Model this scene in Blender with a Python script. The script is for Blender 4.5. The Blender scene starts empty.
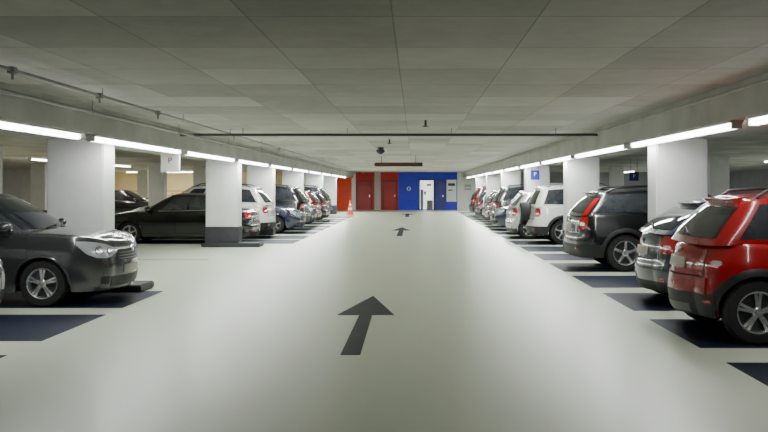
import bpy, bmesh, math, random
from mathutils import Vector, Matrix
C = bpy.context.scene.collection
PI = math.pi
random.seed(4)
ZOOM, ZC = 1.0, (384, 216)

# ------------------------------------------------------------------ materials
def mat(name, col, rough=0.5, metal=0.0, var=0.08, scale=6.0, coat=0.0, bump=0.0, emit=0.0, spec=0.5):
    m = bpy.data.materials.new(name); m.use_nodes = True
    nt = m.node_tree; b = nt.nodes['Principled BSDF']
    tc = nt.nodes.new('ShaderNodeTexCoord')
    nz = nt.nodes.new('ShaderNodeTexNoise'); nz.inputs['Scale'].default_value = scale; nz.inputs['Detail'].default_value = 4
    nt.links.new(tc.outputs['Object'], nz.inputs['Vector'])
    cr = nt.nodes.new('ShaderNodeValToRGB')
    cr.color_ramp.elements[0].position = 0.3; cr.color_ramp.elements[1].position = 0.7
    cr.color_ramp.elements[0].color = tuple(c*(1-var) for c in col)+(1,)
    cr.color_ramp.elements[1].color = tuple(min(1, c*(1+var)) for c in col)+(1,)
    nt.links.new(nz.outputs['Fac'], cr.inputs['Fac'])
    nt.links.new(cr.outputs['Color'], b.inputs['Base Color'])
    b.inputs['Roughness'].default_value = rough; b.inputs['Metallic'].default_value = metal
    b.inputs['Coat Weight'].default_value = coat; b.inputs['Coat Roughness'].default_value = 0.04
    b.inputs['Specular IOR Level'].default_value = spec
    if bump:
        bp = nt.nodes.new('ShaderNodeBump'); bp.inputs['Strength'].default_value = bump; bp.inputs['Distance'].default_value = 0.01
        nt.links.new(nz.outputs['Fac'], bp.inputs['Height']); nt.links.new(bp.outputs['Normal'], b.inputs['Normal'])
    if emit:
        nt.links.new(cr.outputs['Color'], b.inputs['Emission Color']); b.inputs['Emission Strength'].default_value = emit
    return m

M = {}
M['plastic'] = mat('black_plastic', (0.012, 0.012, 0.014), 0.5)
M['dark'] = mat('underbody_black', (0.005, 0.005, 0.006), 0.8)
M['glass'] = mat('tinted_glass', (0.010, 0.013, 0.018), 0.04, var=0.05, spec=0.7)
M['side_glass'] = mat('side_glass', (0.032, 0.037, 0.045), 0.04, var=0.1, spec=0.8, coat=1)
M['tyre'] = mat('tyre_rubber', (0.010, 0.010, 0.011), 0.75, scale=30)
M['alloy'] = mat('alloy', (0.62, 0.63, 0.65), 0.25, 0.8)
M['disc'] = mat('brake_dark', (0.05, 0.05, 0.055), 0.4, 0.5)
M['chrome'] = mat('chrome', (0.8, 0.8, 0.82), 0.12, 1.0, var=0.02)
M['bar_grey'] = mat('grille_bar_grey', (0.20, 0.20, 0.21), 0.35, 0.4, var=0.02)
M['head'] = mat('headlight_clear', (0.52, 0.56, 0.60), 0.12, 0.3, coat=1)
M['red_lens'] = mat('red_lens', (0.36, 0.005, 0.008), 0.12, coat=1, emit=0.06)
M['clear_lens'] = mat('clear_lens', (0.6, 0.5, 0.5), 0.15, coat=1)
M['plate'] = mat('plate', (0.42, 0.40, 0.33), 0.4)
M['seam'] = mat('seam', (0.004, 0.004, 0.004), 0.8)
M['grey_plastic'] = mat('grey_plastic', (0.14, 0.14, 0.15), 0.45)
M['pillar'] = mat('painted_concrete_white', (0.68, 0.685, 0.68), 0.6, var=0.07, scale=2.5, bump=0.1)
M['plinth'] = mat('plinth_paint', (0.035, 0.037, 0.045), 0.6, var=0.15)
M['beam'] = mat('beam_concrete', (0.46, 0.46, 0.44), 0.8, var=0.14, scale=1.5, bump=0.15)
M['wall'] = mat('grey_wall', (0.32, 0.32, 0.34), 0.8, var=0.1, scale=1.0)
M['cream'] = mat('cream_wall', (0.70, 0.58, 0.36), 0.7, var=0.08, scale=1.0)
M['white'] = mat('white_paint', (0.82, 0.82, 0.81), 0.5, var=0.03)
M['pale_grey'] = mat('pale_grey_paint', (0.45, 0.45, 0.45), 0.5, var=0.03)
M['housing'] = mat('lamp_housing', (0.6, 0.6, 0.58), 0.4, var=0.03)
M['tube'] = mat('lamp_diffuser', (1.0, 1.0, 0.98), 0.4, var=0.0, emit=12.0)
M['bay'] = mat('bay_paint', (0.009, 0.013, 0.034), 0.55, var=0.25, scale=1.5, spec=0.15)
M['arrow'] = mat('arrow_paint', (0.035, 0.037, 0.045), 0.55, var=0.2, scale=2, spec=0.2)
M['pipe'] = mat('pipe_grey', (0.25, 0.25, 0.24), 0.5, 0.1)
M['pipe_dark'] = mat('pipe_dark', (0.05, 0.05, 0.05), 0.5, 0.2)
M['red_wall'] = mat('red_wall', (0.50, 0.006, 0.006), 0.5)
M['orange_wall'] = mat('orange_wall', (0.86, 0.065, 0.012), 0.5)
M['red_door'] = mat('red_door', (0.33, 0.004, 0.006), 0.4)
M['blue_wall'] = mat('blue_wall', (0.014, 0.026, 0.58), 0.5)
M['blue_sign'] = mat('blue_sign', (0.012, 0.022, 0.24), 0.4)
M['lit'] = mat('lit_lobby', (0.85, 0.92, 0.8), 0.4, emit=1.5, var=0.2, scale=2)
M['lobby_dark'] = mat('lobby_dark', (0.16, 0.2, 0.17), 0.5)
M['cone'] = mat('cone_orange', (0.85, 0.09, 0.03), 0.45)
M['sign_red'] = mat('sign_red', (0.45, 0.02, 0.02), 0.5)
M['bar_red'] = mat('bar_maroon', (0.10, 0.02, 0.018), 0.5)
M['rail'] = mat('rail_paint', (0.55, 0.42, 0.16), 0.5)

def paint(name, col, metal=0.35, rough=0.26):
    return mat(name, col, rough, metal, var=0.03, scale=3, coat=1.0)

# ------------------------------------------------------------------ mesh helpers
def obj(name, bm, m, parent=None, smooth=True, angle=38):
    bmesh.ops.remove_doubles(bm, verts=bm.verts, dist=1e-5)
    bmesh.ops.recalc_face_normals(bm, faces=bm.faces)
    me = bpy.data.meshes.new(name); bm.to_mesh(me); bm.free()
    if smooth:
        for p in me.polygons: p.use_smooth = True
        me.set_sharp_from_angle(angle=math.radians(angle))
    me.materials.append(m)
    o = bpy.data.objects.new(name, me); C.objects.link(o)
    if parent: o.parent = parent
    return o
def tag(o, label=None, cat=None, group=None, kind=None):
    if label: o['label'] = label
    if cat: o['category'] = cat
    if group: o['group'] = group
    if kind: o['kind'] = kind
    return o
def thing(name, label, cat, loc=(0, 0, 0), rotz=0, group=None):
    o = bpy.data.objects.new(name, None); C.objects.link(o); o.empty_display_size = 0.2
    o.location = loc; o.rotation_euler = (0, 0, rotz)
    return tag(o, label, cat, group)
def box(bm, x0, x1, y0, y1, z0, z1, bev=0):
    r = bmesh.ops.create_cube(bm, size=1)
    vs = r['verts']
    for v in vs:
        v.co = Vector(((x0+x1)/2+v.co.x*(x1-x0), (y0+y1)/2+v.co.y*(y1-y0), (z0+z1)/2+v.co.z*(z1-z0)))
    if bev:
        es = list({e for v in vs for e in v.link_edges})
        bmesh.ops.bevel(bm, geom=es, offset=bev, segments=2, affect='EDGES')
    return bm
def B(*a, **k):
    bm = bmesh.new(); box(bm, *a, **k); return bm
def lathe(bm, prof, axis='z', n=28, c=(0, 0, 0), close=False):
    rings = []
    for r, h in prof:
        ring = []
        for k in range(n):
            a = 2*PI*k/n; u, v = r*math.cos(a), r*math.sin(a)
            p = {'z': (u, v, h), 'y': (u, h, v), 'x': (h, u, v)}[axis]
            ring.append(bm.verts.new((p[0]+c[0], p[1]+c[1], p[2]+c[2])))
        rings.append(ring)
    for a, b in zip(rings, rings[1:]):
        for k in range(n):
            bm.faces.new((a[k], a[(k+1) % n], b[(k+1) % n], b[k]))
    if close:
        bm.faces.new(rings[0]); bm.faces.new(rings[-1])
    return bm
def rod(bm, p, q, r, n=10):
    p, q = Vector(p), Vector(q); d = (q-p)
    m = d.to_track_quat('Z', 'Y').to_matrix().to_4x4(); m.translation = (p+q)/2
    bmesh.ops.create_cone(bm, cap_ends=True, segments=n, radius1=r, radius2=r, depth=d.length, matrix=m)
    return bm
def poly(bm, pts, z0, z1):
    a = [bm.verts.new((x, y, z0)) for x, y in pts]; b = [bm.verts.new((x, y, z1)) for x, y in pts]
    bm.faces.new(b); bm.faces.new(a[::-1])
    n = len(pts)
    for i in range(n): bm.faces.new((a[i], a[(i+1) % n], b[(i+1) % n], b[i]))
    return bm

class Tab:
    def __init__(s, pts):
        s.p = sorted(pts); n = len(s.p); s.m = []
        for i in range(n):
            a = s.p[max(0, i-1)]; b = s.p[min(n-1, i+1)]
            s.m.append((b[1]-a[1])/(b[0]-a[0]))
    def __call__(s, x):
        p = s.p
        if x <= p[0][0]: return p[0][1]
        if x >= p[-1][0]: return p[-1][1]
        for i in range(len(p)-1):
            if x <= p[i+1][0]: break
        h = p[i+1][0]-p[i][0]; t = (x-p[i][0])/h
        return ((2*t**3-3*t*t+1)*p[i][1]+(t**3-2*t*t+t)*h*s.m[i]+(-2*t**3+3*t*t)*p[i+1][1]+(t**3-t*t)*h*s.m[i+1])

def half_loop(xr, xf, hw, af, bf, bowf, ar, br, bowr, nf, nc, ns, nr):
    P = []
    wy = hw-bf
    for k in range(nf):
        y = wy*k/nf; P.append((xf-bowf*(y/wy)**2, y))
    cx = xf-bowf-af
    for k in range(nc):
        a = PI/2*k/nc; P.append((cx+af*math.cos(a), wy+bf*math.sin(a)))
    rx = xr+bowr+ar
    for k in range(ns):
        P.append((cx+(rx-cx)*k/ns, hw))
    wy = hw-br
    for k in range(nc):
        a = PI/2*k/nc; P.append((rx-ar*math.sin(a), wy+br*math.cos(a)))
    for k in range(nr+1):
        y = wy*(1-k/nr); P.append((xr+bowr*(y/wy)**2, y))
    N = []
    for i in range(len(P)):
        if i == 0: N.append((1.0, 0.0)); continue
        if i == len(P)-1: N.append((-1.0, 0.0)); continue
        tx, ty = P[i+1][0]-P[i-1][0], P[i+1][1]-P[i-1][1]
        l = math.hypot(tx, ty); N.append((ty/l, -tx/l))
    return P, N

class Car:
    def __init__(s, sp):
        s.sp = sp; L, hw = sp['L'], sp['hw']
        s.P, s.N = half_loop(-L/2, L/2, hw, *sp['front'], *sp['rear'], 10, 16, 96, 10)
        s.D = [0]
        for a, b in zip(s.P, s.P[1:]): s.D.append(s.D[-1]+math.hypot(b[0]-a[0], b[1]-a[1]))
        s.T = s.D[-1]
        s.fin, s.rin, s.sin = Tab(sp['fin']), Tab(sp['rin']), Tab(sp['sin'])
        s.zs = Tab(sp['zs'])
        bx0, bx1, rx0, rx1, wb, wr = sp['cab']
        s.Pb, s.Nb = half_loop(bx0, bx1, wb, 0.22, 0.20, 0.16, 0.16, 0.16, 0.05, 8, 6, 24, 8)
        s.Pr, s.Nr = half_loop(rx0, rx1, wr, 0.16, 0.16, 0.08, 0.14, 0.14, 0.05, 8, 6, 24, 8)
        s.zr = Tab(sp['zr'])
    def zb(s, x):
        sp = s.sp; z = sp['sill']
        for xw in (sp['xf'], sp['xr']):
            d = abs(x-xw)
            if d < sp['Ra']: z = max(z, sp['R']+math.sqrt(sp['Ra']**2-d*d))
        return z
    def ins(s, n, x, z):
        v = (s.fin(z) if n[0] > 0 else s.rin(z))*n[0]**2+s.sin(z)*n[1]**2
        d = s.zs(x)-z; r = 0.05
        if d < r:
            d = max(d, 0); v += r-math.sqrt(max(0, r*r-(r-d)**2))
        return v
    def at(s, i, z, off=0):
        (x, y), n = s.P[i], s.N[i]
        k = off-s.ins(n, x, z)
        return Vector((x+n[0]*k, max(0, y+n[1]*k) if 0 < i < len(s.P)-1 else 0, z))
    def pt(s, d, z, off=0):
        fl = 1
        if d < 0: d, fl = -d, -1
        if d > s.T: d, fl = 2*s.T-d, -1
        lo, hi = 0, len(s.D)-2
        while lo < hi:
            mid = (lo+hi+1)//2
            if s.D[mid] <= d: lo = mid
            else: hi = mid-1
        t = (d-s.D[lo])/(s.D[lo+1]-s.D[lo])
        x = s.P[lo][0]*(1-t)+s.P[lo+1][0]*t; y = s.P[lo][1]*(1-t)+s.P[lo+1][1]*t
        nx = s.N[lo][0]*(1-t)+s.N[lo+1][0]*t; ny = s.N[lo][1]*(1-t)+s.N[lo+1][1]*t
        z = min(z, s.zs(x)-0.012)
        k = off-s.ins((nx, ny), x, z)
        return Vector((x+nx*k, fl*(y+ny*k), z))
    def dx(s, x):
        a, b = 12, 10+16+96+15
        for i in range(a, b):
            if s.P[i+1][0] <= x:
                t = (s.P[i][0]-x)/(s.P[i][0]-s.P[i+1][0]+1e-9)
                return s.D[i]+max(0, min(1, t))*(s.D[i+1]-s.D[i])
        return s.D[b]
    def body(s):
        bm = bmesh.new(); ts = [0, .06, .12, .2, .3, .4, .5, .6, .7, .8, .87, .92, .96, .985, 1.0]
        n = len(s.P); rows = []
        for i in range(n):
            x = s.P[i][0]; z0, z1 = s.zb(x), s.zs(x)
            rows.append([s.at(i, z0+(z1-z0)*t) for t in ts])
        V = {}
        for sg in (1, -1):
            for i in range(n):
                for j in range(len(ts)):
                    p = rows[i][j]; V[sg, i, j] = bm.verts.new((p.x, sg*p.y, p.z))
            for i in range(n-1):
                for j in range(len(ts)-1):
                    q = (V[sg, i, j], V[sg, i+1, j], V[sg, i+1, j+1], V[sg, i, j+1])
                    bm.faces.new(q)
        fr = [1, .94, .8, .55, .25, 0, -.25, -.55, -.8, -.94, -1]
        G = []
        for i in range(n):
            p = rows[i][-1]
            cr = s.sp.get('crown', 0.05)*min(1, p.y/0.5)
            G.append([bm.verts.new((p.x, p.y*f, p.z+cr*(1-f*f))) for f in fr])
        for i in range(n-1):
            for j in range(len(fr)-1):
                try: bm.faces.new((G[i][j], G[i][j+1], G[i+1][j+1], G[i+1][j]))
                except ValueError: pass
        bmesh.ops.remove_doubles(bm, verts=bm.verts, dist=1e-5)
        bmesh.ops.dissolve_degenerate(bm, edges=bm.edges, dist=1e-5)
        return bm
    def band(s, d0, d1, zt, zb, off=0.008, thick=0.02, nu=14, nv=4, sg=1, bm=None):
        bm = bm or bmesh.new()
        def tab(l, u):
            if not isinstance(l, (list, tuple)): return l
            k = u*(len(l)-1); i = min(int(k), len(l)-2); return l[i]+(l[i+1]-l[i])*(k-i)
        G, H = [], []
        for i in range(nu+1):
            u = i/nu; d = d0+(d1-d0)*u; a, b = tab(zb, u), tab(zt, u)
            r, h = [], []
            for j in range(nv+1):
                z = a+(b-a)*j/nv
                p = s.pt(d, z, off); r.append(bm.verts.new((p.x, sg*p.y, p.z)))
                p = s.pt(d, z, -thick); h.append((p.x, sg*p.y, p.z))
            G.append(r); H.append(h)
        for i in range(nu):
            for j in range(nv): bm.faces.new((G[i][j], G[i+1][j], G[i+1][j+1], G[i][j+1]))
        edge = [(i, 0) for i in range(nu)]+[(nu, j) for j in range(nv)]+[(i, nv) for i in range(nu, 0, -1)]+[(0, j) for j in range(nv, 0, -1)]
        bk = [bm.verts.new(H[i][j]) for i, j in edge]; m = len(edge)
        for k in range(m):
            a, b = edge[k], edge[(k+1) % m]
            bm.faces.new((G[a[0]][a[1]], G[b[0]][b[1]], bk[(k+1) % m], bk[k]))
        return bm
    def blob(s, d0, d1, z0, z1, r=.3, **k):
        n = 15; t, b = [], []
        for q in range(n):
            u = q/(n-1); e = min(u, 1-u)/r
            f = math.sqrt(max(0, 1-(1-min(1, e))**2)); zc = (z0+z1)/2; h = (z1-z0)/2*(.12+.88*f)
            t.append(zc+h); b.append(zc-h)
        return s.band(d0, d1, t, b, nu=18, nv=5, **k)
    def cp(s, i, t, off=0):
        fl = 1
        if i < 0: i, fl = -i, -1
        n = len(s.Pb)-1
        if i > n: i, fl = 2*n-i, -1
        k = min(int(i), n-1); f = i-k
        def L(A): return (A[k][0]*(1-f)+A[k+1][0]*f, A[k][1]*(1-f)+A[k+1][1]*f)
        b, r, nb = L(s.Pb), L(s.Pr), L(s.Nb)
        z0 = s.zs(b[0])-0.015; z1 = s.zr(r[0])
        bulge = s.sp.get('bulge', 0.035)*4*t*(1-t)
        x = b[0]+(r[0]-b[0])*t+nb[0]*(bulge+off); y = b[1]+(r[1]-b[1])*t+nb[1]*(bulge+off)
        return Vector((x, fl*y, z0+(z1-z0)*t+off*0.5))
    def cabin(s):
        bm = bmesh.new(); n = len(s.Pb); ts = [0, .1, .25, .4, .55, .7, .82, .92, 1.0]
        for sg in (1, -1):
            G = []
            for i in range(n):
                G.append([])
                for t in ts:
                    p = s.cp(i, t); G[-1].append(bm.verts.new((p.x, sg*p.y, p.z)))
            for i in range(n-1):
                for j in range(len(ts)-1): bm.faces.new((G[i][j], G[i+1][j], G[i+1][j+1], G[i][j+1]))
        fr = [1, .96, .88, .7, .4, 0, -.4, -.7, -.88, -.96, -1]; G = []
        for i in range(n):
            p = s.cp(i, 1.0); e = min(1, p.y/0.4)
            G.append([bm.verts.new((p.x, p.y*f, p.z+0.055*e*(1-abs(f)**2.6))) for f in fr])
        for i in range(n-1):
            for j in range(len(fr)-1):
                try: bm.faces.new((G[i][j], G[i][j+1], G[i+1][j+1], G[i+1][j]))
                except ValueError: pass
        bmesh.ops.remove_doubles(bm, verts=bm.verts, dist=1e-5)
        bmesh.ops.dissolve_degenerate(bm, edges=bm.edges, dist=1e-5)
        return bm
    def win(s, i0, i1, t0, t1, off=0.006, sg=1, nu=12, nv=6, slant=0, bm=None):
        bm = bm or bmesh.new(); G = []
        for a in range(nu+1):
            G.append([])
            for b in range(nv+1):
                v = b/nv; t = t0+(t1-t0)*v
                u = a/nu
                i = i0+(i1-i0)*u
                p = s.cp(i, t, off); G[-1].append(bm.verts.new((p.x, sg*p.y, p.z)))
        for a in range(nu):
            for b in range(nv): bm.faces.new((G[a][b], G[a+1][b], G[a+1][b+1], G[a][b+1]))
        return bm

def wheel(root, x, y, sd, R, nsp, wide=0.20, dbl=False):
    hb = wide/2
    t = obj('wheel', lathe(bmesh.new(), [(R*.64, -hb*.9), (R*.86, -hb), (R*.95, -hb*.92), (R, -hb*.6), (R, hb*.6), (R*.95, hb*.92), (R*.86, hb), (R*.66, hb*.9), (R*.64, hb*.7)], 'y', 40), M['tyre'], root)
    t.location = (x, y, R)
    bm = bmesh.new()
    o = sd
    lathe(bm, [(R*.67, o*hb*.86), (R*.66, o*hb*.95), (R*.62, o*hb*.92), (R*.58, o*hb*.7), (R*.57, o*0.0)], 'y', 40)
    def spoke(a, w0, w1):
        ca, sa = math.cos(a), math.sin(a)
        pts = []
        for rr, w, yy in ((R*.10, w0, .82), (R*.38, (w0+w1)/2*.85, .88), (R*.61, w1, .78)):
            for sgn in (-1, 1):
                px, pz = rr*ca-sgn*w*sa, rr*sa+sgn*w*ca
                pts.append(((px, o*hb*yy, pz), (px, o*hb*(yy-.35), pz)))
        f = [bm.verts.new(p[0]) for p in pts]; k = [bm.verts.new(p[1]) for p in pts]
        for q in (0, 2):
            bm.faces.new((f[q], f[q+1], f[q+3], f[q+2]))
            bm.faces.new((f[q], f[q+2], k[q+2], k[q])); bm.faces.new((f[q+1], f[q+3], k[q+3], k[q+1]))
    for k in range(nsp):
        a = 2*PI*k/nsp+.3
        if dbl:
            spoke(a-.13, R*.055, R*.05); spoke(a+.13, R*.055, R*.05)
        else: spoke(a, R*.09, R*.075)
    lathe(bm, [(0.001, o*hb*.93), (R*.12, o*hb*.92), (R*.17, o*hb*.8), (R*.17, o*hb*.4)], 'y', 20)
    obj('rim', bm, M['alloy'], t, angle=30)
    obj('brake_disc', lathe(bmesh.new(), [(0.001, o*hb*.25), (R*.58, o*hb*.2)], 'y', 28), M['disc'], t)
    return t

def emblem(root, p, nx, r, kind='ring'):
    bm = bmesh.new()
    if kind == 'ring':
        lathe(bm, [(r*.72, nx*.0), (r*.74, nx*.010), (r*.9, nx*.013), (r, nx*.008), (r*1.0, 0)], 'x', 24, p)
        z = p.z; x = p.x+nx*.008
        pts = [(-r*1.1, -.1*r), (-.1*r, -.1*r), (-.1*r, -.3*r), (r*1.1, .12*r), (.1*r, .12*r), (.1*r, .32*r)]
        bm.faces.new([bm.verts.new((x+nx*.004, p.y+u, z+v)) for u, v in pts])
    elif kind == 'shield':
        pts = [(-1, .55), (1, .55), (1, .1), (.55, -.5), (-.55, -.5), (-1, .1)]
        a = [bm.verts.new((p.x+nx*.016, p.y+u*r, p.z+v*r)) for u, v in pts]
        b = [bm.verts.new((p.x-nx*.01, p.y+u*r*1.1, p.z+v*r*1.1)) for u, v in pts]
        bm.faces.new(a)
        for i in range(6): bm.faces.new((a[i], a[(i+1) % 6], b[(i+1) % 6], b[i]))
    else:
        lathe(bm, [(0.001, nx*.014), (r*.8, nx*.012), (r, 0)], 'x', 20, p)
    return obj('emblem', bm, M['chrome'], root)

def build_car(name, label, sp, pm, end_x, y, side, nose_to_lane, group='parked cars', z=0.004):
    c = Car(sp); L, hw = sp['L'], sp['hw']
    if side < 0: rot = 0 if nose_to_lane else PI; cx = end_x-L/2
    else: rot = PI if nose_to_lane else 0; cx = end_x+L/2
    root = thing(name, label, 'car', (cx, y, z), rot, group)
    T = c.T; clad = sp.get('clad')
    obj('body', c.body(), pm, root, angle=50)
    obj('cabin', c.cabin(), pm, root, angle=50)
    obj('underbody', B(-L/2+.28, L/2-.32, -hw+.28, hw-.28, sp['sill']-.02, sp['R']*2+.05, bev=.03), M['dark'], root)
    # glass
    obj('windshield', c.win(-10.5, 10.5, .13, .95, nu=24), M['glass'], root)
    obj('rear_window', c.win(42, 62, sp.get('rw0', .16), .86, nu=24), M['glass'], root)
    for sg in (1, -1):
        for a, b in sp['side_win']:
            obj('side_window', c.win(14+24*a, 14+24*b, .12, .88, sg=sg), M['side_glass'], root)
        a, b = sp['side_win'][-1][0], sp['side_win'][0][1]
        if not clad: obj('window_trim', c.win(14+24*a, 14+24*b, .065, .11, off=.01, sg=sg, nu=20, nv=1), M['chrome'], root)
    # wheels
    for xw in (sp['xf'], sp['xr']):
        for sd in (1, -1):
            wheel(root, xw, sd*(hw-.115-(.01)), sd, sp['R'], sp.get('spokes', 5), dbl=sp.get('dbl', False))
    # front end
    sh, f = sp['head'], sp
    for sg in (1, -1):
        h = obj('headlight', c.band(sh[0], sh[1], sh[2], sh[3], sg=sg, nu=28, nv=8), M['head'], root)
        n = len(sh[2])
        for u, r in ((.28, .042), (.55, .052)):
            k = u*(n-1); i = int(k); f_ = k-i
            zc = ((sh[2][i]+sh[3][i])*(1-f_)+(sh[2][i+1]+sh[3][i+1])*f_)/2
            dm = sh[0]+(sh[1]-sh[0])*u
            ci = [math.sqrt(1-(2*q/16-1)**2) for q in range(17)]
            for rr, oo, mm in ((r*1.08, .011, 'disc'), (r*.92, .014, 'chrome')):
                obj('reflector', c.band(dm-rr, dm+rr, [zc+rr*q for q in ci], [zc-rr*q for q in ci], off=oo, sg=sg, nu=16, thick=0), M[mm], h)
        obj('fog_light', c.band(.60, .74, [sp['fz']+.06, sp['fz']+.07, sp['fz']+.05], [sp['fz']-.04, sp['fz']-.05, sp['fz']-.03], sg=sg), M['plastic'], root)
    g = sp['grille']
    gr = obj('grille', c.band(-g[0], g[0], [g[2], g[2], g[2]], [g[1]+.03, g[1], g[1]+.03], nu=20), M['plastic'], root)
    bm = bmesh.new()
    c.band(-g[0]-.03, g[0]+.03, g[2]+.008, g[2]-.022, off=.018, nu=20, nv=1, bm=bm)
    obj('grille_bar', bm, M['chrome'], gr)
    bm = bmesh.new()
    for q in (.035, .075, .115):
        if g[1]+q < g[2]-.04: c.band(-g[0]+.04, g[0]-.04, g[1]+q+.008, g[1]+q, off=.014, nu=20, nv=1, bm=bm)
    obj('grille_slats', bm, M['bar_grey'], gr)
    emblem(root, c.pt(0, g[2]-.03, .02), 1, .05, sp.get('emb', 'disc'))
    obj('lower_intake', c.band(-.55, .55, sp['fz']+.05, sp['sill']+.04, nu=20), M['plastic'], root)
    pz = sp['fz']+.085
    obj('number_plate', c.band(-.26, .26, pz+.11, pz, off=.02, nu=8, nv=1), M['plate'], root)
    # rear end
    rb = sp['rbz']
    rl = T-c.dx(sp['xr']-sp['Ra']-(.075 if clad else .04)); r2 = T-c.dx(sp['xr']-sp['Ra']-.012)
    obj('rear_bumper', c.band(T-rl, T+rl, rb, sp['sill']+.13, off=.018, nu=44, nv=6), pm, root)
    obj('rear_bumper_insert', c.band(T-r2, T+r2, sp['sill']+(.24 if clad else .13), sp['sill']-.005, off=.022, nu=44, nv=3), M['plastic'], root)
    if sp.get('skid'):
        obj('skid_plate', c.band(T-.36, T+.36, sp['sill']+.11, sp['sill']+.02, off=.03, nu=20, nv=2), M['grey_plastic'], root)
    t0, t1, z0, z1 = sp['tail']
    for sg in (1, -1):
        tl = obj('tail_light', c.blob(T-t1, T-t0, z0, z1, off=.012, sg=sg), M['red_lens'], root)
        zc = z0+(z1-z0)*.36; hh = (z1-z0)*.11; dc = T-(t0+t1)/2
        obj('reversing_lens', c.blob(dc-.07, dc+.07, zc-hh, zc+hh, off=.017, sg=sg, thick=0), M['clear_lens'], tl)
        if sp.get('tall'):
            obj('tail_light', c.win(39.4, 41.8, .0, .78, off=.012, sg=sg, nu=6), M['red_lens'], root)
        zz = sp['sill']+.15
        obj('rear_reflector', c.band(T-.72, T-.62, zz+.035, zz, off=.03, sg=sg, nu=4, nv=1), M['red_lens'], root)
    pz = sp['rpz']
    obj('number_plate', c.band(T-.25, T+.25, pz+.105, pz, off=.02, nu=8, nv=1), M['plate'], root)
    emblem(root, c.pt(T, pz+.18, .012), -1, .05, sp.get('emb', 'disc'))
    bm = bmesh.new()
    for sg in (1, -1): c.band(T-t0+.02, T-t0+.028, c.zs(-L/2+.1)-.02, rb, off=.004, thick=.01, nu=1, nv=8, sg=sg, bm=bm)
    c.band(T-t0+.02, T+t0-.02, rb+.012, rb, off=.004, thick=.01, nu=24, nv=1, bm=bm)
    obj('tailgate_gap', bm, M['seam'], root)
    # wiper
    p = c.cp(52, .2, .02); q = c.cp(49, .32, .02)
    obj('rear_wiper', rod(bmesh.new(), p, q, .01, 6), M['plastic'], root)
    bm = bmesh.new()
    for s0 in (-4.5, 1.0):
        rod(bm, c.cp(s0, .13, .02), c.cp(s0+5, .2, .02), .009, 6)
    obj('front_wiper', bm, M['plastic'], root)
    if sp.get('spoiler', True):
        bm = bmesh.new(); pr = [c.cp(52-8+k, 1.0) for k in range(17)]
        a, b, d = [], [], []
        for p in pr:
            a.append(bm.verts.new((p.x+.12, p.y, p.z+.045))); b.append(bm.verts.new((p.x-.10, p.y*.98, p.z+.018))); d.append(bm.verts.new((p.x-.02, p.y, p.z-.05)))
        for k in range(16):
            bm.faces.new((a[k], a[k+1], b[k+1], b[k])); bm.faces.new((b[k], b[k+1], d[k+1], d[k]))
        bm.faces.new((a[0], b[0], d[0])); bm.faces.new((a[-1], b[-1], d[-1]))
        obj('roof_spoiler', bm, pm, root)
    # sides
    zsx = c.zs
    for sg in (1, -1):
        x = sp['cab'][1]-.42
        m = bmesh.new()
        bmesh.ops.create_uvsphere(m, u_segments=16, v_segments=10, radius=1)
        for v in m.verts:
            v.co = Vector((x+(v.co.x*.07 if v.co.x < 0 else v.co.x*.11), sg*(hw+.07)+v.co.y*.105, zsx(x)+.09+v.co.z*.075))
        rod(m, (x+.02, sg*(hw-.08), zsx(x)+.03), (x+.02, sg*(hw+.03), zsx(x)+.06), .03, 8)
        obj('wing_mirror', m, pm if not clad else M['plastic'], root)
        bm = bmesh.new()
        doors = sp['doors']
        for xd in doors:
            c.band(c.dx(xd), c.dx(xd-.010), zsx(xd)-.01, max(c.zb(xd), sp['sill']+.1), off=.003, thick=.01, nu=1, nv=10, sg=sg, bm=bm)
        c.band(c.dx(doors[0]), c.dx(doors[-1]), sp['sill']+.11, sp['sill']+.1, off=.003, thick=.01, nu=30, nv=1, sg=sg, bm=bm)
        obj('door_gap', bm, M['seam'], root)
        for xd in doors[1:]:
            p = c.pt(c.dx(xd+.14), zsx(xd)-.13, .02)
            obj('door_handle', B(p.x-.09, p.x+.09, sg*p.y-.018, sg*p.y+.018, p.z-.016, p.z+.016, bev=.008), pm, root)
        a, b = sp['xf']-sp['Ra']-.03, sp['xr']+sp['Ra']+.03
        if clad:
            obj('sill_cladding', c.band(c.dx(a+.03), c.dx(b-.03), sp['sill']+.15, sp['sill']-.01, off=.014, nu=30, nv=3, sg=sg), M['plastic'], root)
        else:
            mz = .50 if hw < .9 else .56
            obj('side_moulding', c.band(c.dx(a-.02), c.dx(b+.02), mz+.035, mz, off=.012, nu=30, nv=1, sg=sg), pm, root)
        for xw in (sp['xf'], sp['xr']):
            w = .065 if clad else .018
            bm = bmesh.new(); G = []
            n = 28
            for k in range(n+1):
                a = PI*k/n
                r3 = []
                for rr, off in ((sp['Ra']-.012, -.03), (sp['Ra']-.012, .016), (sp['Ra']+w*.5, .018), (sp['Ra']+w, .006)):
                    xx = xw+rr*math.cos(a); zz = sp['R']+rr*math.sin(a)
                    p = c.pt(c.dx(xx), zz, off); r3.append(bm.verts.new((p.x, sg*p.y, zz)))
                G.append(r3)
            for k in range(n):
                for j in range(3): bm.faces.new((G[k][j], G[k+1][j], G[k+1][j+1], G[k][j+1]))
            obj('wheel_arch_trim', bm, M['plastic'] if clad else pm, root)
        if sp.get('rails'):
            bm = bmesh.new(); x0, x1 = sp['cab'][2]+.15, sp['cab'][3]-.2
            pts = []
            for k in range(9):
                x = x0+(x1-x0)*k/8
                pts.append(Vector((x, sg*(sp['cab'][5]-.07), c.zr(x)+(.085 if 0 < k < 8 else .0))))
            for p, q in zip(pts, pts[1:]): rod(bm, p, q, .018, 8)
            obj('roof_rail', bm, sp['rails'], root)
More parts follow.
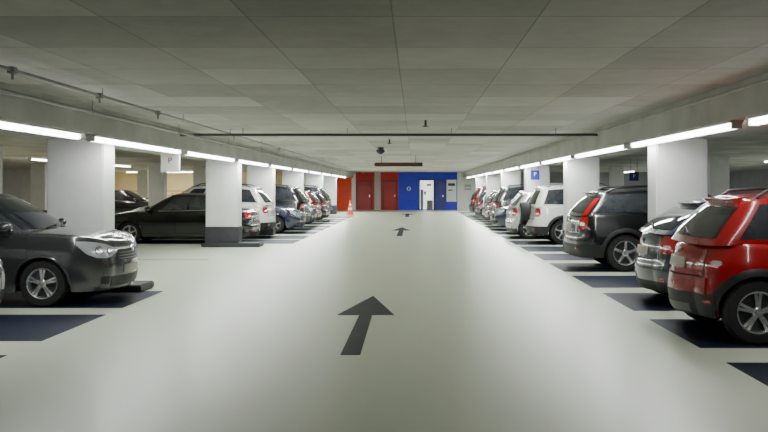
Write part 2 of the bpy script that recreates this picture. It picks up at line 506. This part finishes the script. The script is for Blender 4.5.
    if sp.get('spare'):
        p = c.pt(T, .85, 0); R = sp['R']*.95
        bm = lathe(bmesh.new(), [(.001, -.24), (R*.7, -.24), (R*.95, -.21), (R, -.12), (R*.97, .02)], 'x', 32, p)
        w = obj('spare_wheel', bm, M['tyre'], root)
        bm = lathe(bmesh.new(), [(.001, -.252), (R*.62, -.25), (R*.66, -.235)], 'x', 32, p)
        obj('spare_wheel_cover', bm, pm, w)
    return root

def spec(**k):
    d = dict(L=4.25, hw=.875, R=.315, Ra=.365, sill=.20, xf=1.19, xr=-1.42,
        front=(.50, .42, .09), rear=(.34, .34, .07),
        fin=[(.1, .12), (.25, .04), (.45, 0), (.6, .02), (.72, .09), (.85, .22), (1.0, .4)],
        rin=[(.15, .10), (.3, .03), (.5, 0), (.6, .03), (.75, .045), (.9, .08), (1.05, .13)],
        sin=[(.1, .08), (.25, .04), (.45, .008), (.62, 0), (.8, .012), (.95, .045), (1.1, .08)],
        zs=[(-2.13, .95), (-1.5, .985), (-.5, .955), (.5, .925), (1.0, .93), (1.5, .875), (1.9, .79), (2.13, .71)],
        cab=(-2.02, 1.12, -1.62, .12, .785, .60), zr=[(-1.7, 1.37), (-1.0, 1.425), (-.3, 1.44), (.15, 1.405)],
        side_win=[(.47, .97), (.14, .43)], doors=[1.0, -.05, -1.02],
        head=(.40, 1.02, [.66, .71, .765, .80], [.60, .585, .62, .72]), fz=.33, grille=(.44, .52, .645), emb='ring',
        rbz=.62, rpz=.68, tail=(.50, .93, .72, .92), spokes=5)
    d.update(k); return d

S_grey = spec(dbl=True, spokes=5, fin=[(.1, .10), (.25, .03), (.45, 0), (.65, .015), (.8, .045), (.9, .10), (1.0, .25)],
    zs=[(-2.13, .97), (-1.5, 1.005), (-.5, .99), (.5, .98), (1.0, .99), (1.5, .97), (1.9, .925), (2.13, .865)],
    cab=(-2.02, 1.15, -1.62, .30, .785, .61), zr=[(-1.7, 1.42), (-1.0, 1.475), (-.3, 1.49), (.3, 1.455)],
    head=(.40, 1.07, [.76, .80, .835, .86, .875, .88], [.71, .66, .64, .65, .705, .83]), grille=(.41, .575, .765))
S_small = spec(L=4.0, hw=.86, xf=1.13, xr=-1.38, zs=[(-2.0, .98), (-1.4, 1.0), (-.5, .96), (.5, .93), (1.0, .93), (1.4, .87), (1.8, .79), (2.0, .72)],
    cab=(-1.90, 1.08, -1.50, .12, .77, .59), zr=[(-1.6, 1.40), (-1.0, 1.45), (-.3, 1.465), (.15, 1.43)], doors=[.95, -.08, -1.0], emb='disc', tail=(.56, .90, .72, .95))
S_slope = dict(S_small); S_slope.update(rear=(.42, .40, .10), cab=(-1.88, 1.08, -1.28, .12, .77, .58), zr=[(-1.4, 1.35), (-.9, 1.415), (-.3, 1.435), (.15, 1.40)])
S_red = spec(L=4.06, hw=.87, R=.33, Ra=.385, sill=.25, xf=1.18, xr=-1.41, clad=True, rails=M['pipe_dark'], skid=True, emb='shield', dbl=True,
    rear=(.46, .44, .12),
    rin=[(.15, .14), (.3, .04), (.5, 0), (.62, .015), (.8, .035), (.95, .09), (1.1, .16)],
    zs=[(-2.03, 1.0), (-1.5, 1.03), (-.5, .98), (.5, .95), (1.0, .95), (1.4, .90), (1.8, .83), (2.03, .76)],
    cab=(-1.90, 1.05, -1.50, .10, .775, .60), zr=[(-1.6, 1.45), (-1.0, 1.495), (-.3, 1.51), (.15, 1.475)], doors=[.95, -.08, -1.0],
    fz=.38, rbz=.66, rpz=.74, tail=(.60, .92, .73, .98))
S_suv = spec(L=4.65, hw=.93, R=.355, Ra=.41, sill=.27, xf=1.42, xr=-1.36, clad=True, rails=M['pipe_dark'], tall=True, emb='disc',
    fin=[(.1, .14), (.3, .04), (.55, 0), (.75, .03), (.9, .1), (1.05, .25)],
    rin=[(.2, .12), (.4, .02), (.6, 0), (.7, .03), (.9, .05), (1.1, .09)],
    sin=[(.1, .08), (.3, .03), (.6, 0), (.85, .01), (1.05, .05), (1.2, .09)],
    zs=[(-2.33, 1.06), (-1.5, 1.10), (-.5, 1.06), (.5, 1.04), (1.1, 1.04), (1.7, .98), (2.1, .90), (2.33, .82)],
    cab=(-2.24, 1.25, -1.85, .35, .83, .64), zr=[(-1.9, 1.58), (-1.0, 1.645), (-.3, 1.655), (.4, 1.60)],
    side_win=[(.56, .97), (.30, .53), (.05, .27)], doors=[1.05, .0, -1.0],
    head=(.46, 1.05, [.79, .83, .87, .9], [.70, .69, .71, .80]), fz=.42, grille=(.40, .6, .78),
    rbz=.70, rpz=.80, tail=(.66, .96, .80, 1.08))
S_van = dict(S_suv); S_van.update(tall=False, tail=(.62, .95, .80, 1.0))
S_off = dict(S_suv); S_off.update(L=4.35, hw=.90, xf=1.3, xr=-1.25, tall=False, spare=True, rails=M['grey_plastic'], rear=(.42, .42, .09),
    tail=(.68, .92, .78, 1.02),
    zs=[(-2.18, 1.06), (-1.5, 1.08), (-.5, 1.05), (.5, 1.03), (1.1, 1.03), (1.6, .98), (2.0, .90), (2.18, .84)],
    cab=(-2.10, 1.15, -1.85, .35, .80, .63), doors=[1.0, .0, -.95], clad=True)
S_suv.update(zr=[(-1.9, 1.48), (-1.0, 1.54), (-.3, 1.55), (.4, 1.50)], rails=M['plastic'])
S_est = spec(L=4.5, xf=1.3, xr=-1.4, zs=[(-2.25, .95), (-1.6, .97), (-.5, .94), (.5, .92), (1.1, .93), (1.6, .87), (2.0, .79), (2.25, .71)],
    cab=(-2.13, 1.2, -1.72, .2, .785, .60), zr=[(-1.8, 1.35), (-1.0, 1.41), (-.3, 1.43), (.25, 1.39)], side_win=[(.55, .97), (.27, .52), (.06, .24)], doors=[1.05, .0, -.98], emb='disc')
S_sedan = spec(L=4.5, xf=1.30, xr=-1.35, spoiler=False, emb='disc',
    zs=[(-2.25, .92), (-1.6, .955), (-.5, .92), (.5, .90), (1.1, .91), (1.6, .86), (2.0, .79), (2.25, .72)],
    cab=(-1.72, 1.15, -1.15, .30, .785, .61), zr=[(-1.2, 1.35), (-.6, 1.385), (0, 1.385), (.3, 1.35)], rw0=.1, side_win=[(.5, .96), (.1, .46)], doors=[1.05, .0, -.95])

# ------------------------------------------------------------------ setting
H = 2.75; BB = 2.36; YB = 62.0; Y0 = -10.0; XL, XR = -24.0, 22.0
def floor_mat():
    m = bpy.data.materials.new('floor_coating'); m.use_nodes = True; nt = m.node_tree; b = nt.nodes['Principled BSDF']
    tc = nt.nodes.new('ShaderNodeTexCoord')
    mp = nt.nodes.new('ShaderNodeMapping'); mp.inputs['Scale'].default_value = (1, .2, 1)
    n1 = nt.nodes.new('ShaderNodeTexNoise'); n1.inputs['Scale'].default_value = .5; n1.inputs['Detail'].default_value = 3
    nt.links.new(tc.outputs['Object'], mp.inputs['Vector']); nt.links.new(mp.outputs['Vector'], n1.inputs['Vector'])
    cr = nt.nodes.new('ShaderNodeValToRGB')
    cr.color_ramp.elements[0].position = .25; cr.color_ramp.elements[0].color = (.62, .67, .535, 1)
    cr.color_ramp.elements[1].position = .75; cr.color_ramp.elements[1].color = (.66, .71, .575, 1)
    nt.links.new(n1.outputs['Fac'], cr.inputs['Fac']); nt.links.new(cr.outputs['Color'], b.inputs['Base Color'])
    b.inputs['Roughness'].default_value = .30
    b.inputs['Specular IOR Level'].default_value = .55
    return m
def ceil_mat():
    m = bpy.data.materials.new('ceiling_slabs'); m.use_nodes = True; nt = m.node_tree; b = nt.nodes['Principled BSDF']
    tc = nt.nodes.new('ShaderNodeTexCoord'); sx = nt.nodes.new('ShaderNodeSeparateXYZ'); nt.links.new(tc.outputs['Object'], sx.inputs['Vector'])
    def math_(op, a, bv):
        n = nt.nodes.new('ShaderNodeMath'); n.operation = op
        if hasattr(a, 'links'): nt.links.new(a, n.inputs[0])
        else: n.inputs[0].default_value = a
        if bv is not None:
            if hasattr(bv, 'links'): nt.links.new(bv, n.inputs[1])
            else: n.inputs[1].default_value = bv
        return n.outputs[0]
    def seam(o, per, off, w):
        u = math_('DIVIDE', math_('ADD', o, off), per); f = math_('FRACT', u, None)
        d = math_('ABSOLUTE', math_('SUBTRACT', f, .5), None)
        return math_('GREATER_THAN', d, .5-w/per), math_('FLOOR', u, None)
    s1, c1 = seam(sx.outputs['X'], .98, 49.15, .006); s2, c2 = seam(sx.outputs['Y'], 1.25, 46.8, .012)
    s = math_('MAXIMUM', s1, math_('MULTIPLY', s2, .8))
    cb = nt.nodes.new('ShaderNodeCombineXYZ'); nt.links.new(c1, cb.inputs[0]); nt.links.new(c2, cb.inputs[1])
    wn = nt.nodes.new('ShaderNodeTexWhiteNoise'); nt.links.new(cb.outputs[0], wn.inputs['Vector'])
    def nz_(sc):
        nz = nt.nodes.new('ShaderNodeTexNoise'); nz.inputs['Scale'].default_value = sc; nz.inputs['Detail'].default_value = 8; nz.inputs['Roughness'].default_value = .65
        nt.links.new(tc.outputs['Object'], nz.inputs['Vector']); return nz.outputs['Fac']
    v = math_('ADD', math_('ADD', math_('MULTIPLY', wn.outputs['Value'], .3), math_('MULTIPLY', nz_(.8), .4)), math_('MULTIPLY', nz_(4), .3))
    cr = nt.nodes.new('ShaderNodeValToRGB')
    cr.color_ramp.elements[0].position = .28; cr.color_ramp.elements[0].color = (.36, .345, .325, 1)
    cr.color_ramp.elements[1].position = .72; cr.color_ramp.elements[1].color = (.62, .60, .565, 1)
    nt.links.new(v, cr.inputs['Fac'])
    mx = nt.nodes.new('ShaderNodeMix'); mx.data_type = 'RGBA'
    nt.links.new(math_('MULTIPLY', s, .55), mx.inputs['Factor']); nt.links.new(cr.outputs['Color'], mx.inputs[6]); mx.inputs[7].default_value = (.16, .155, .145, 1)
    nt.links.new(mx.outputs[2], b.inputs['Base Color']); b.inputs['Roughness'].default_value = .85
    return m
def struct(name, bm, m, parent=None):
    o = obj(name, bm, m, parent, smooth=False)
    if not parent: o['kind'] = 'structure'
    return o
struct('floor', B(XL, XR, Y0, YB, -.2, 0), floor_mat())
struct('ceiling', B(XL, XR, Y0, YB, H, H+.25), ceil_mat())
struct('wall_left', B(XL-.2, XL, Y0, YB, -.2, H+.25), M['wall'])
struct('wall_right', B(XR, XR+.2, Y0, YB, -.2, H+.25), M['wall'])
struct('wall_front', B(XL-.2, XR+.2, Y0-.2, Y0, -.2, H+.25), M['wall'])
struct('wall_back', B(XL-.2, XR+.2, YB, YB+.2, -.2, H+.25), M['cream'])
struct('trim_1', B(-5.85, -4.50, Y0, YB, BB, H), M['beam'])
struct('trim_2', B(3.50, 4.80, Y0, YB, BB, H), M['beam'])
# back wall panels and doors
n = 3
for x0, x1, m in ((-6.3, -4.62, 'orange_wall'), (-4.62, -4.32, 'white'), (-4.32, -2.95, 'red_wall'), (-2.95, -2.5, 'pale_grey'), (-2.5, -1.22, 'red_wall'), (-1.22, 3.08, 'blue_wall'), (3.08, 4.9, 'white'), (4.9, 22.0, 'wall')):
    struct('trim_%d' % n, B(x0, x1, YB-.06, YB, 0, H), M[m]); n += 1
for k, (x0, x1, m) in enumerate(((-4.17, -3.2, 'red_door'), (-2.3, -1.35, 'red_door'), (1.5, 2.15, 'blue_sign'))):
    d = struct('door_%d' % (k+1), B(x0, x1, YB-.11, YB-.06, 0, 2.1), M[m])
    obj('handle', B(x1-.16, x1-.08, YB-.17, YB-.11, .95, 1.1), M['chrome'], d)
    bm = bmesh.new(); box(bm, x0-.06, x0, YB-.12, YB-.06, 0, 2.16); box(bm, x1, x1+.06, YB-.12, YB-.06, 0, 2.16); box(bm, x0, x1, YB-.12, YB-.06, 2.1, 2.16)
    obj('door_frame', bm, M['plinth'], d, smooth=False)
d = struct('window_1', B(.36, 1.34, YB-.08, YB-.06, .05, 2.15), M['lit'])
bm = bmesh.new()
for x in (.30, 1.34): box(bm, x, x+.06, YB-.13, YB-.06, 0, 2.2)
box(bm, .3, 1.4, YB-.13, YB-.06, 2.15, 2.21)
obj('window_frame', bm, M['plinth'], d, smooth=False)
bm = bmesh.new(); box(bm, .40, .60, YB-.1, YB-.08, .05, 1.5); box(bm, .85, 1.3, YB-.1, YB-.08, .05, .7); box(bm, .85, 1.2, YB-.1, YB-.08, 1.75, 1.9); box(bm, .65, .8, YB-.1, YB-.08, 1.1, 1.35)
obj('lobby_fittings', bm, M['lobby_dark'], d, smooth=False)
def sign_panel(name, label, x0, x1, z0, z1, m, marks, y=YB-.06, cat='sign', group=None):
    t = thing(name, label, cat, ((x0+x1)/2, y, z0), group=group)
    cx = (x0+x1)/2
    obj('panel', B(x0-cx, x1-cx, -.03, 0, 0, z1-z0), M[m], t, smooth=False)
    for a, b, c_, d_, mm in marks:
        w, h = x1-x0, z1-z0
        obj('mark', B(x0-cx+a*w, x0-cx+b*w, -.04, -.03, c_*h, d_*h), M[mm], t, smooth=False)
    return t
sign_panel('poster', 'white poster with dark print on the blue part of the back wall', 2.30, 3.02, .6, 2.2, 'white', [(.15, .85, .72, .84, 'plinth'), (.15, .6, .5, .55, 'plinth')])
sign_panel('wall_sign', 'small grey notice board on the white end panel of the back wall', 3.6, 4.1, 1.45, 1.85, 'pale_grey', [(.1, .9, .35, .55, 'white')])
t = thing('wall_sign', 'small round white pictogram sign on the blue wall panel', 'sign', (-.45, YB-.06, 1.55))
obj('panel', lathe(bmesh.new(), [(.001, -.03), (.15, -.03), (.15, 0)], 'y', 28), M['white'], t)
obj('mark', B(-.06, .06, -.04, -.03, -.1, .1), M['blue_sign'], t, smooth=False)

ORD = ['nearest', 'second', 'third', 'fourth', 'fifth', 'sixth', 'seventh', 'eighth', 'ninth', 'tenth', 'eleventh', 'twelfth', 'thirteenth', 'fourteenth', 'fifteenth', 'sixteenth']
# pillars
def pillar(x0, x1, yc, label, group, top=BB, curb=0, dep=.5):
    cx = (x0+x1)/2
    t = thing('pillar', label, 'pillar', (cx, yc, 0), group=group)
    w = (x1-x0)/2
    obj('shaft', B(-w, w, -dep/2, dep/2, 0, top, bev=.02), M['pillar'], t)
    obj('plinth', B(-w-.012, w+.012, -dep/2-.012, dep/2+.012, 0, .55), M['plinth'], t, smooth=False)
    if curb:
        obj('kerb', B(-w-.1, w+.6, -dep/2-.1, dep/2+.1, 0, .11, bev=.02), M['plinth'], t)
    return t
LP = [13.35, 23.3, 28.95, 36.5, 44.2, 51.9]
RP = [13.35+7.71*k for k in range(6)]
for k, y in enumerate(LP):
    lab = ['white pillar behind the dark grey hatchback on the left', 'white pillar standing in front of the black sedan', 'white pillar behind the white off-road car on the left'][k] if k < 3 else 'white pillar in the left row, %s from the front' % ORD[k]
    pillar(-5.68, -4.8, y, lab, 'pillars along the left side of the lane', curb=k < 2)
for k, y in enumerate(RP):
    lab = ['white pillar behind the blue-grey hatchback on the right', 'white pillar just beyond the black off-road car on the right'][k] if k < 2 else 'white pillar in the right row, %s from the front' % ORD[k]
    pillar(3.72, 4.52, y, lab, 'pillars along the right side of the lane')
for k, y in enumerate([13.35+7.71*i for i in range(0, 6)]):
    pillar(-12.0, -11.3, y+2, 'slender white pillar of the outer left row, %s from the front' % ORD[k], 'outer left pillars', top=H)
    pillar(-18.2, -17.5, y+4, 'slender white pillar near the far left wall, %s from the front' % ORD[k], 'far left pillars', top=H)
    pillar(10.6, 11.3, y+2, 'slender white pillar of the outer right row, %s from the front' % ORD[k], 'outer right pillars', top=H)

# strip lights
def strip_light(x, y0, y1, ztop, label, group, power, segs=3, rot=0, col=(.95, 1, .95)):
    t = thing('strip_light', label, 'ceiling light', (x, (y0+y1)/2, ztop), rot, group=group)
    h = (y1-y0)/2
    obj('housing', B(-.08, .08, -h, h, -.03, 0, bev=.006), M['housing'], t)
    seg = 2*h/segs
    for k in range(segs):
        a = -h+k*seg
        obj('diffuser', B(-.055, .055, a+.03, a+seg-.03, -.095, -.03, bev=.02), M['tube'], t)
    for a in (-h, h-.03):
        obj('end_cap', B(-.058, .058, a, a+.03, -.098, -.028), M['housing'], t, smooth=False)
    l = bpy.data.lights.new('lamp', 'AREA'); l.shape = 'RECTANGLE'; l.size = .10; l.size_y = 2*h-.15; l.energy = power; l.color = col
    lo = bpy.data.objects.new('lamp', l); C.objects.link(lo); lo.parent = t; lo.location = (0, 0, -.098)
PW = 106
def pw(y): return PW*(.45+1.3*max(0, min(1, (y-7)/26)))
i = 0
for k in range(2, 14):
    y0 = 7.15-9.9+4.93*k; y1 = y0+4.48
    if y1 > 60: break
    strip_light(-4.6, y0, y1, BB, 'fluorescent strip light under the left beam, %s from the front' % ORD[i], 'strip lights under the left beam', pw(y0)); i += 1
i = 0
for k in range(1, 14):
    y0 = 9.5-9.84+4.92*k; y1 = y0+4.48
    if y1 > 60: break
    strip_light(3.6, y0, y1, BB, 'fluorescent strip light under the right beam, %s from the front' % ORD[i], 'strip lights under the right beam', pw(y0)*(.4 if k == 1 else 1)); i += 1
for k in range(6):
    y0 = 16+8*k
    strip_light(-14.5, y0, y0+3.2, H-.004, 'short strip light over the far left aisle, %s from the front' % ORD[k], 'strip lights over the far left aisle', 90, 2, 0, (1, .90, .74))
    strip_light(14.5, y0, y0+3.2, H-.004, 'short strip light over the far right aisle, %s from the front' % ORD[k], 'strip lights over the far right aisle', 75, 2, 0, (.88, .94, 1))
strip_light(-17.5, 56.0, 60.6, H-.004, 'strip light across the ceiling before the far left back wall', 'strip lights over the far left aisle', 260, 3, PI/2, (1, .88, .66))

# bay markings
def bay(x0, x1, yc, label, group, d=1.85):
    tag(obj('bay_marking', B(x0, x1, yc-d/2, yc+d/2, 0, .004), M['bay'], smooth=False), label, 'parking bay', group)
RB = [9.42+2.57*k for k in range(-1, 19)]
for k, y in enumerate(RB):
    bay(2.85, 8.2, y, 'dark painted parking bay on the right, %s from the front' % (ORD[k] if k < 16 else ['seventeenth', 'eighteenth', 'nineteenth', 'twentieth'][k-16]), 'dark bays on the right')
LB = [7.2, 9.8, 12.25, 25.3, 27.5, 30.4, 32.9, 35.2, 38.1, 40.6, 42.9, 45.8, 48.4]
for k, y in enumerate(LB):
    bay(-9.3, -3.9 if k < 3 else -3.5, y, 'dark painted parking bay on the left, %s from the front' % ORD[k], 'dark bays on the left')
tag(obj('floor_line', B(-9.3, -4.6, 18.9, 19.0, 0, .003), M['pipe'], smooth=False), 'thin grey line painted across the empty pale floor on the left', 'floor line')
# arrows
def arrow(y0, y1, x, hw_, sw, hl, label):
    pts = [(x-sw, y0), (x+sw, y0), (x+sw*.85, y1-hl), (x+hw_, y1-hl), (x, y1), (x-hw_, y1-hl), (x-sw*.85, y1-hl)]
    tag(obj('floor_arrow', poly(bmesh.new(), pts, 0, .004), M['arrow'], smooth=False), label, 'arrow', 'direction arrows on the lane')
arrow(8.15, 12.6, -.62, .36, .095, 1.9, 'large dark arrow painted on the pale floor in the foreground')
arrow(28.3, 34.6, -.52, .34, .10, 2.6, 'smaller looking dark arrow painted halfway down the lane')
arrow(47.0, 53.5, -.45, .36, .12, 2.6, 'distant dark arrow painted on the floor before the back wall')

# ------------------------------------------------------------------ cars
P_ = {k: paint('paint_'+k, c, mt) for k, c, mt in (
    ('cool_grey', (.052, .053, .058), .4), ('charcoal', (.045, .046, .05), .3), ('red', (.36, .004, .007), .0), ('bluegrey', (.022, .031, .052), .0), ('black', (.005, .005, .007), .05),
    ('white', (.72, .72, .70), .0), ('silver', (.48, .49, .50), .5), ('navy', (.006, .010, .042), .1), ('maroon', (.10, .012, .015), .3),
    ('grey', (.16, .165, .17), .5))}
KIND = {id(S_est): 'estate_car', id(S_suv): 'off_road_car', id(S_van): 'off_road_car', id(S_off): 'off_road_car', id(S_sedan): 'sedan'}
build_car('hatchback', 'white hatchback whose nose just shows at the left edge', S_small, P_['white'], -4.86, 9.75, -1, True)
build_car('hatchback', 'dark grey hatchback parked nose out in the left foreground', S_grey, P_['cool_grey'], -4.06, 12.22, -1, True)
build_car('sedan', 'black sedan parked tail out behind the second left pillar', S_sedan, P_['black'], -4.6, 25.1, -1, False)
build_car('off_road_car', 'white off-road car parked tail out beyond the black sedan', S_van, P_['white'], -4.55, 27.55, -1, False)
left = [(30.6, S_est, 'navy', True, -3.95, 'dark navy car parked nose out just beyond the white off-road car'),
        (33.1, S_van, 'black', False, -4.1, 'black tall car parked tail out beyond the dark navy car on the left'),
        (35.3, S_grey, 'grey', True, -4.1, 'grey hatchback third beyond the white off-road car on the left'),
        (38.1, S_small, 'maroon', False, -4.2, 'dark red small hatchback far along the left row'),
        (40.6, S_est, 'black', False, -4.1, 'black estate car beyond the dark red hatchback on the left'),
        (42.9, S_van, 'charcoal', False, -4.2, 'charcoal tall car farthest away in the left row'),
        (42.0, S_small, 'black', True, -12.2, 'black hatchback in the far left aisle between the white pillars')]
for y, s, p, nose, ex, lab in left:
    build_car(KIND.get(id(s), 'hatchback'), lab, s, P_[p], ex, y, -1, nose)
build_car('hatchback', 'bright red hatchback with roof rails in the right foreground', S_red, P_['red'], 2.86, 9.45, 1, False)
build_car('hatchback', 'blue-grey hatchback parked right beside the red hatchback', S_slope, P_['bluegrey'], 3.15, 12.0, 1, False)
build_car('off_road_car', 'black tall car with upright red tail lights on the right', S_suv, P_['black'], 3.05, 17.1, 1, False)
build_car('off_road_car', 'white off-road car with spare wheel on its tailgate on the right', S_off, P_['white'], 3.25, 24.85, 1, False)
right = [(7, S_small, 'silver', False, 2.95, 'silver hatchback just beyond the white off-road car on the right'),
         (8, S_grey, 'black', False, 3.2, 'black hatchback second beyond the white off-road car on the right'),
         (9, S_est, 'navy', True, 2.9, 'navy blue estate car parked nose out in the right row'),
         (10, S_van, 'charcoal', False, 3.1, 'charcoal tall car beyond the navy estate on the right'),
         (11, S_small, 'navy', False, 3.1, 'navy blue small hatchback in the right row'),
         (12, S_grey, 'grey', False, 3.2, 'mid grey hatchback beyond the navy hatchback on the right'),
         (13, S_est, 'black', True, 3.1, 'black estate car parked nose out far along the right row'),
         (14, S_small, 'bluegrey', False, 3.2, 'blue-grey small hatchback far along the right row'),
         (15, S_van, 'maroon', False, 3.1, 'dark red tall car near the far end of the right row'),
         (16, S_est, 'charcoal', False, 3.2, 'charcoal estate car farthest away in the right row')]
for k, s, p, nose, ex, lab in right:
    build_car(KIND.get(id(s), 'hatchback'), lab, s, P_[p], ex, 9.42+2.57*k, 1, nose)

# ------------------------------------------------------------------ fittings
def pipe_run(name, label, x, z, y0, y1, r, m, hangers=3.0, boxes=(), group=None):
    t = thing(name, label, 'pipe', (x, y0, z), group=group)
    obj('tube', rod(bmesh.new(), (0, 0, 0), (0, y1-y0, 0), r, 12), M[m], t)
    y = 1.0
    while y < y1-y0:
        bm = lathe(bmesh.new(), [(r, -.015), (r*1.3, -.015), (r*1.3, .015), (r, .015)], 'y', 12, (0, y, 0)); rod(bm, (0, y, r), (0, y, H-z), .006, 6)
        obj('hanger', bm, M['pipe'], t); y += hangers
    for yb in boxes:
        bm = B(-.032, .032, yb-y0-.045, yb-y0+.045, -.035, .028, bev=.008); rod(bm, (0, yb-y0, -.035), (0, yb-y0, -.085), .012, 8)
        obj('junction_box', bm, M['pipe'], t)
pipe_run('ceiling_pipe', 'thin grey pipe running along the ceiling left of the lane', -3.6, 2.655, 2.0, 60, .017, 'pipe', 3.4, (7.6, 9.7, 11.9, 16.9, 22.5))
pipe_run('ceiling_pipe', 'second grey pipe low under the ceiling next to the left beam', -4.25, 2.60, 2.0, 60, .025, 'pipe', 4.1)
t = thing('cross_pipe', 'dark pipe crossing the ceiling from beam to beam', 'pipe', (-4.5, 16.3, 2.62))
obj('tube', rod(bmesh.new(), (0, 0, 0), (8.0, 0, 0), .026, 12), M['pipe_dark'], t)
for x in (1.2, 3.2, 5.2, 7.2):
    obj('hanger', rod(bmesh.new(), (x, 0, .02), (x, 0, .13), .008, 6), M['pipe'], t)
t = thing('cable_conduit', 'thin pale conduit fixed along the top of the right beam', 'conduit', (3.48, 2, 2.66))
obj('tube', rod(bmesh.new(), (0, 0, 0), (0, 57, 0), .02, 10), M['beam'], t)
# dome camera
t = thing('dome_camera', 'black dome camera hanging under the ceiling over the lane', 'camera', (-.97, 24, H))
obj('mount', lathe(bmesh.new(), [(.001, 0), (.09, 0), (.09, -.06), (.001, -.06)], 'z', 20), M['pipe_dark'], t)
obj('dome', lathe(bmesh.new(), [(.001, -.06)]+[(.13*math.cos(a), -.07-.13*math.sin(a)) for a in [PI/2*k/8 for k in range(9)]][:8]+[(.001, -.2)], 'z', 24), M['glass'], t)
for x, y, lab in ((.18, 14.4, 'small sprinkler head in the ceiling just before the dark cross pipe'), (-.6, 20.0, 'small sprinkler head in the ceiling between cross pipe and dome camera')):
    t = thing('sprinkler', lab, 'sprinkler', (x, y, H), group='ceiling sprinklers')
    obj('stem', rod(bmesh.new(), (0, 0, 0), (0, 0, -.1), .02, 10), M['pipe_dark'], t)
    obj('deflector', lathe(bmesh.new(), [(.001, -.1), (.05, -.1), (.05, -.112), (.001, -.112)], 'z', 16), M['pipe_dark'], t)
t = thing('height_bar', 'dark red clearance bar hanging across the lane', 'bar', (-.58, 30, 2.36))
obj('bar', B(-.85, .85, -.05, .05, 0, .14, bev=.02), M['bar_red'], t)
for x in (-.6, .6): obj('hanger', rod(bmesh.new(), (x, 0, .14), (x, 0, H-2.36), .012, 8), M['pipe_dark'], t)
# hanging signs
def text_mesh(txt, size):
    cu = bpy.data.curves.new('t', 'FONT'); cu.body = txt; cu.size = size; cu.align_x = 'CENTER'; cu.align_y = 'CENTER'; cu.extrude = .002
    o = bpy.data.objects.new('t', cu); C.objects.link(o)
    dg = bpy.context.evaluated_depsgraph_get()
    me = bpy.data.meshes.new_from_object(o.evaluated_get(dg)); bpy.data.objects.remove(o)
    return me
def hang_sign(x, y, w, h, zb, ztop, m, txt, tm, label, ts=.85, tz=.5, name='hanging_sign'):
    t = thing(name, label, 'sign', (x, y, zb))
    obj('panel', B(-w/2, w/2, -.03, .03, 0, h, bev=.008), M[m], t)
    for a in (-w*.35, w*.35): obj('hanger', rod(bmesh.new(), (a, 0, h), (a, 0, ztop-zb), .008, 6), M['pipe_dark'], t)
    me = text_mesh(txt, h*ts); me.materials.append(M[tm])
    o = bpy.data.objects.new('lettering', me); C.objects.link(o); o.parent = t; o.location = (0, -.034, h*tz); o.rotation_euler = (PI/2, 0, 0)
hang_sign(-4.95, 17.2, .38, .42, 1.92, BB, 'white', 'P', 'sign_red', 'white sign with small red letter hanging from the left beam', .4, .55)
hang_sign(3.98, 28.2, .29, .32, 1.87, BB, 'blue_sign', 'P', 'white', 'blue parking sign in front of the third right pillar', .55, .58)
hang_sign(8.5, 33.0, .36, .34, 1.88, H, 'blue_sign', 'P', 'white', 'small blue parking sign seen above the black tall car on the right', .6)
# traffic cone
t = thing('traffic_cone', 'orange traffic cone with white bands standing left of the lane end', 'cone', (-3.85, 50.5, 0))
obj('base', B(-.22, .22, -.22, .22, 0, .05, bev=.015), M['cone'], t)
obj('cone', lathe(bmesh.new(), [(.17, .05), (.035, .85), (.001, .86)], 'z', 24), M['cone'], t)
for z in (.3, .55):
    r = lambda q: .17-(q-.05)*.135/.8+.004
    obj('reflective_band', lathe(bmesh.new(), [(r(z), z), (r(z+.13), z+.13)], 'z', 24), M['white'], t)
# railing at far left
t = thing('guard_rail', 'yellowish guard railing before the far left part of the back wall', 'railing', (-17, 56, 0))
for z in (.45, .8, 1.1, 1.4): obj('rail', rod(bmesh.new(), (-5, 0, z), (5, 0, z), .035, 8), M['rail'], t)
for k in range(6): obj('post', B(-5.03+2*k, -4.97+2*k, -.03, .03, 0, 1.4), M['rail'], t, smooth=False)

# ------------------------------------------------------------------ world, camera
w = bpy.data.worlds.new('World'); bpy.context.scene.world = w; w.use_nodes = True
w.node_tree.nodes['Background'].inputs['Color'].default_value = (.5, .55, .6, 1); w.node_tree.nodes['Background'].inputs['Strength'].default_value = .05
cam = bpy.data.cameras.new('camera'); co = bpy.data.objects.new('camera', cam); C.objects.link(co)
cam.sensor_width = 36; cam.lens = ZOOM*850/768*36; cam.shift_x = ZOOM*(ZC[0]-415)/768; cam.shift_y = ZOOM*(188-ZC[1])/768
cam.clip_end = 200
co.location = (0, 0, 1.6); co.rotation_euler = (PI/2, 0, 0)
bpy.context.scene.camera = co
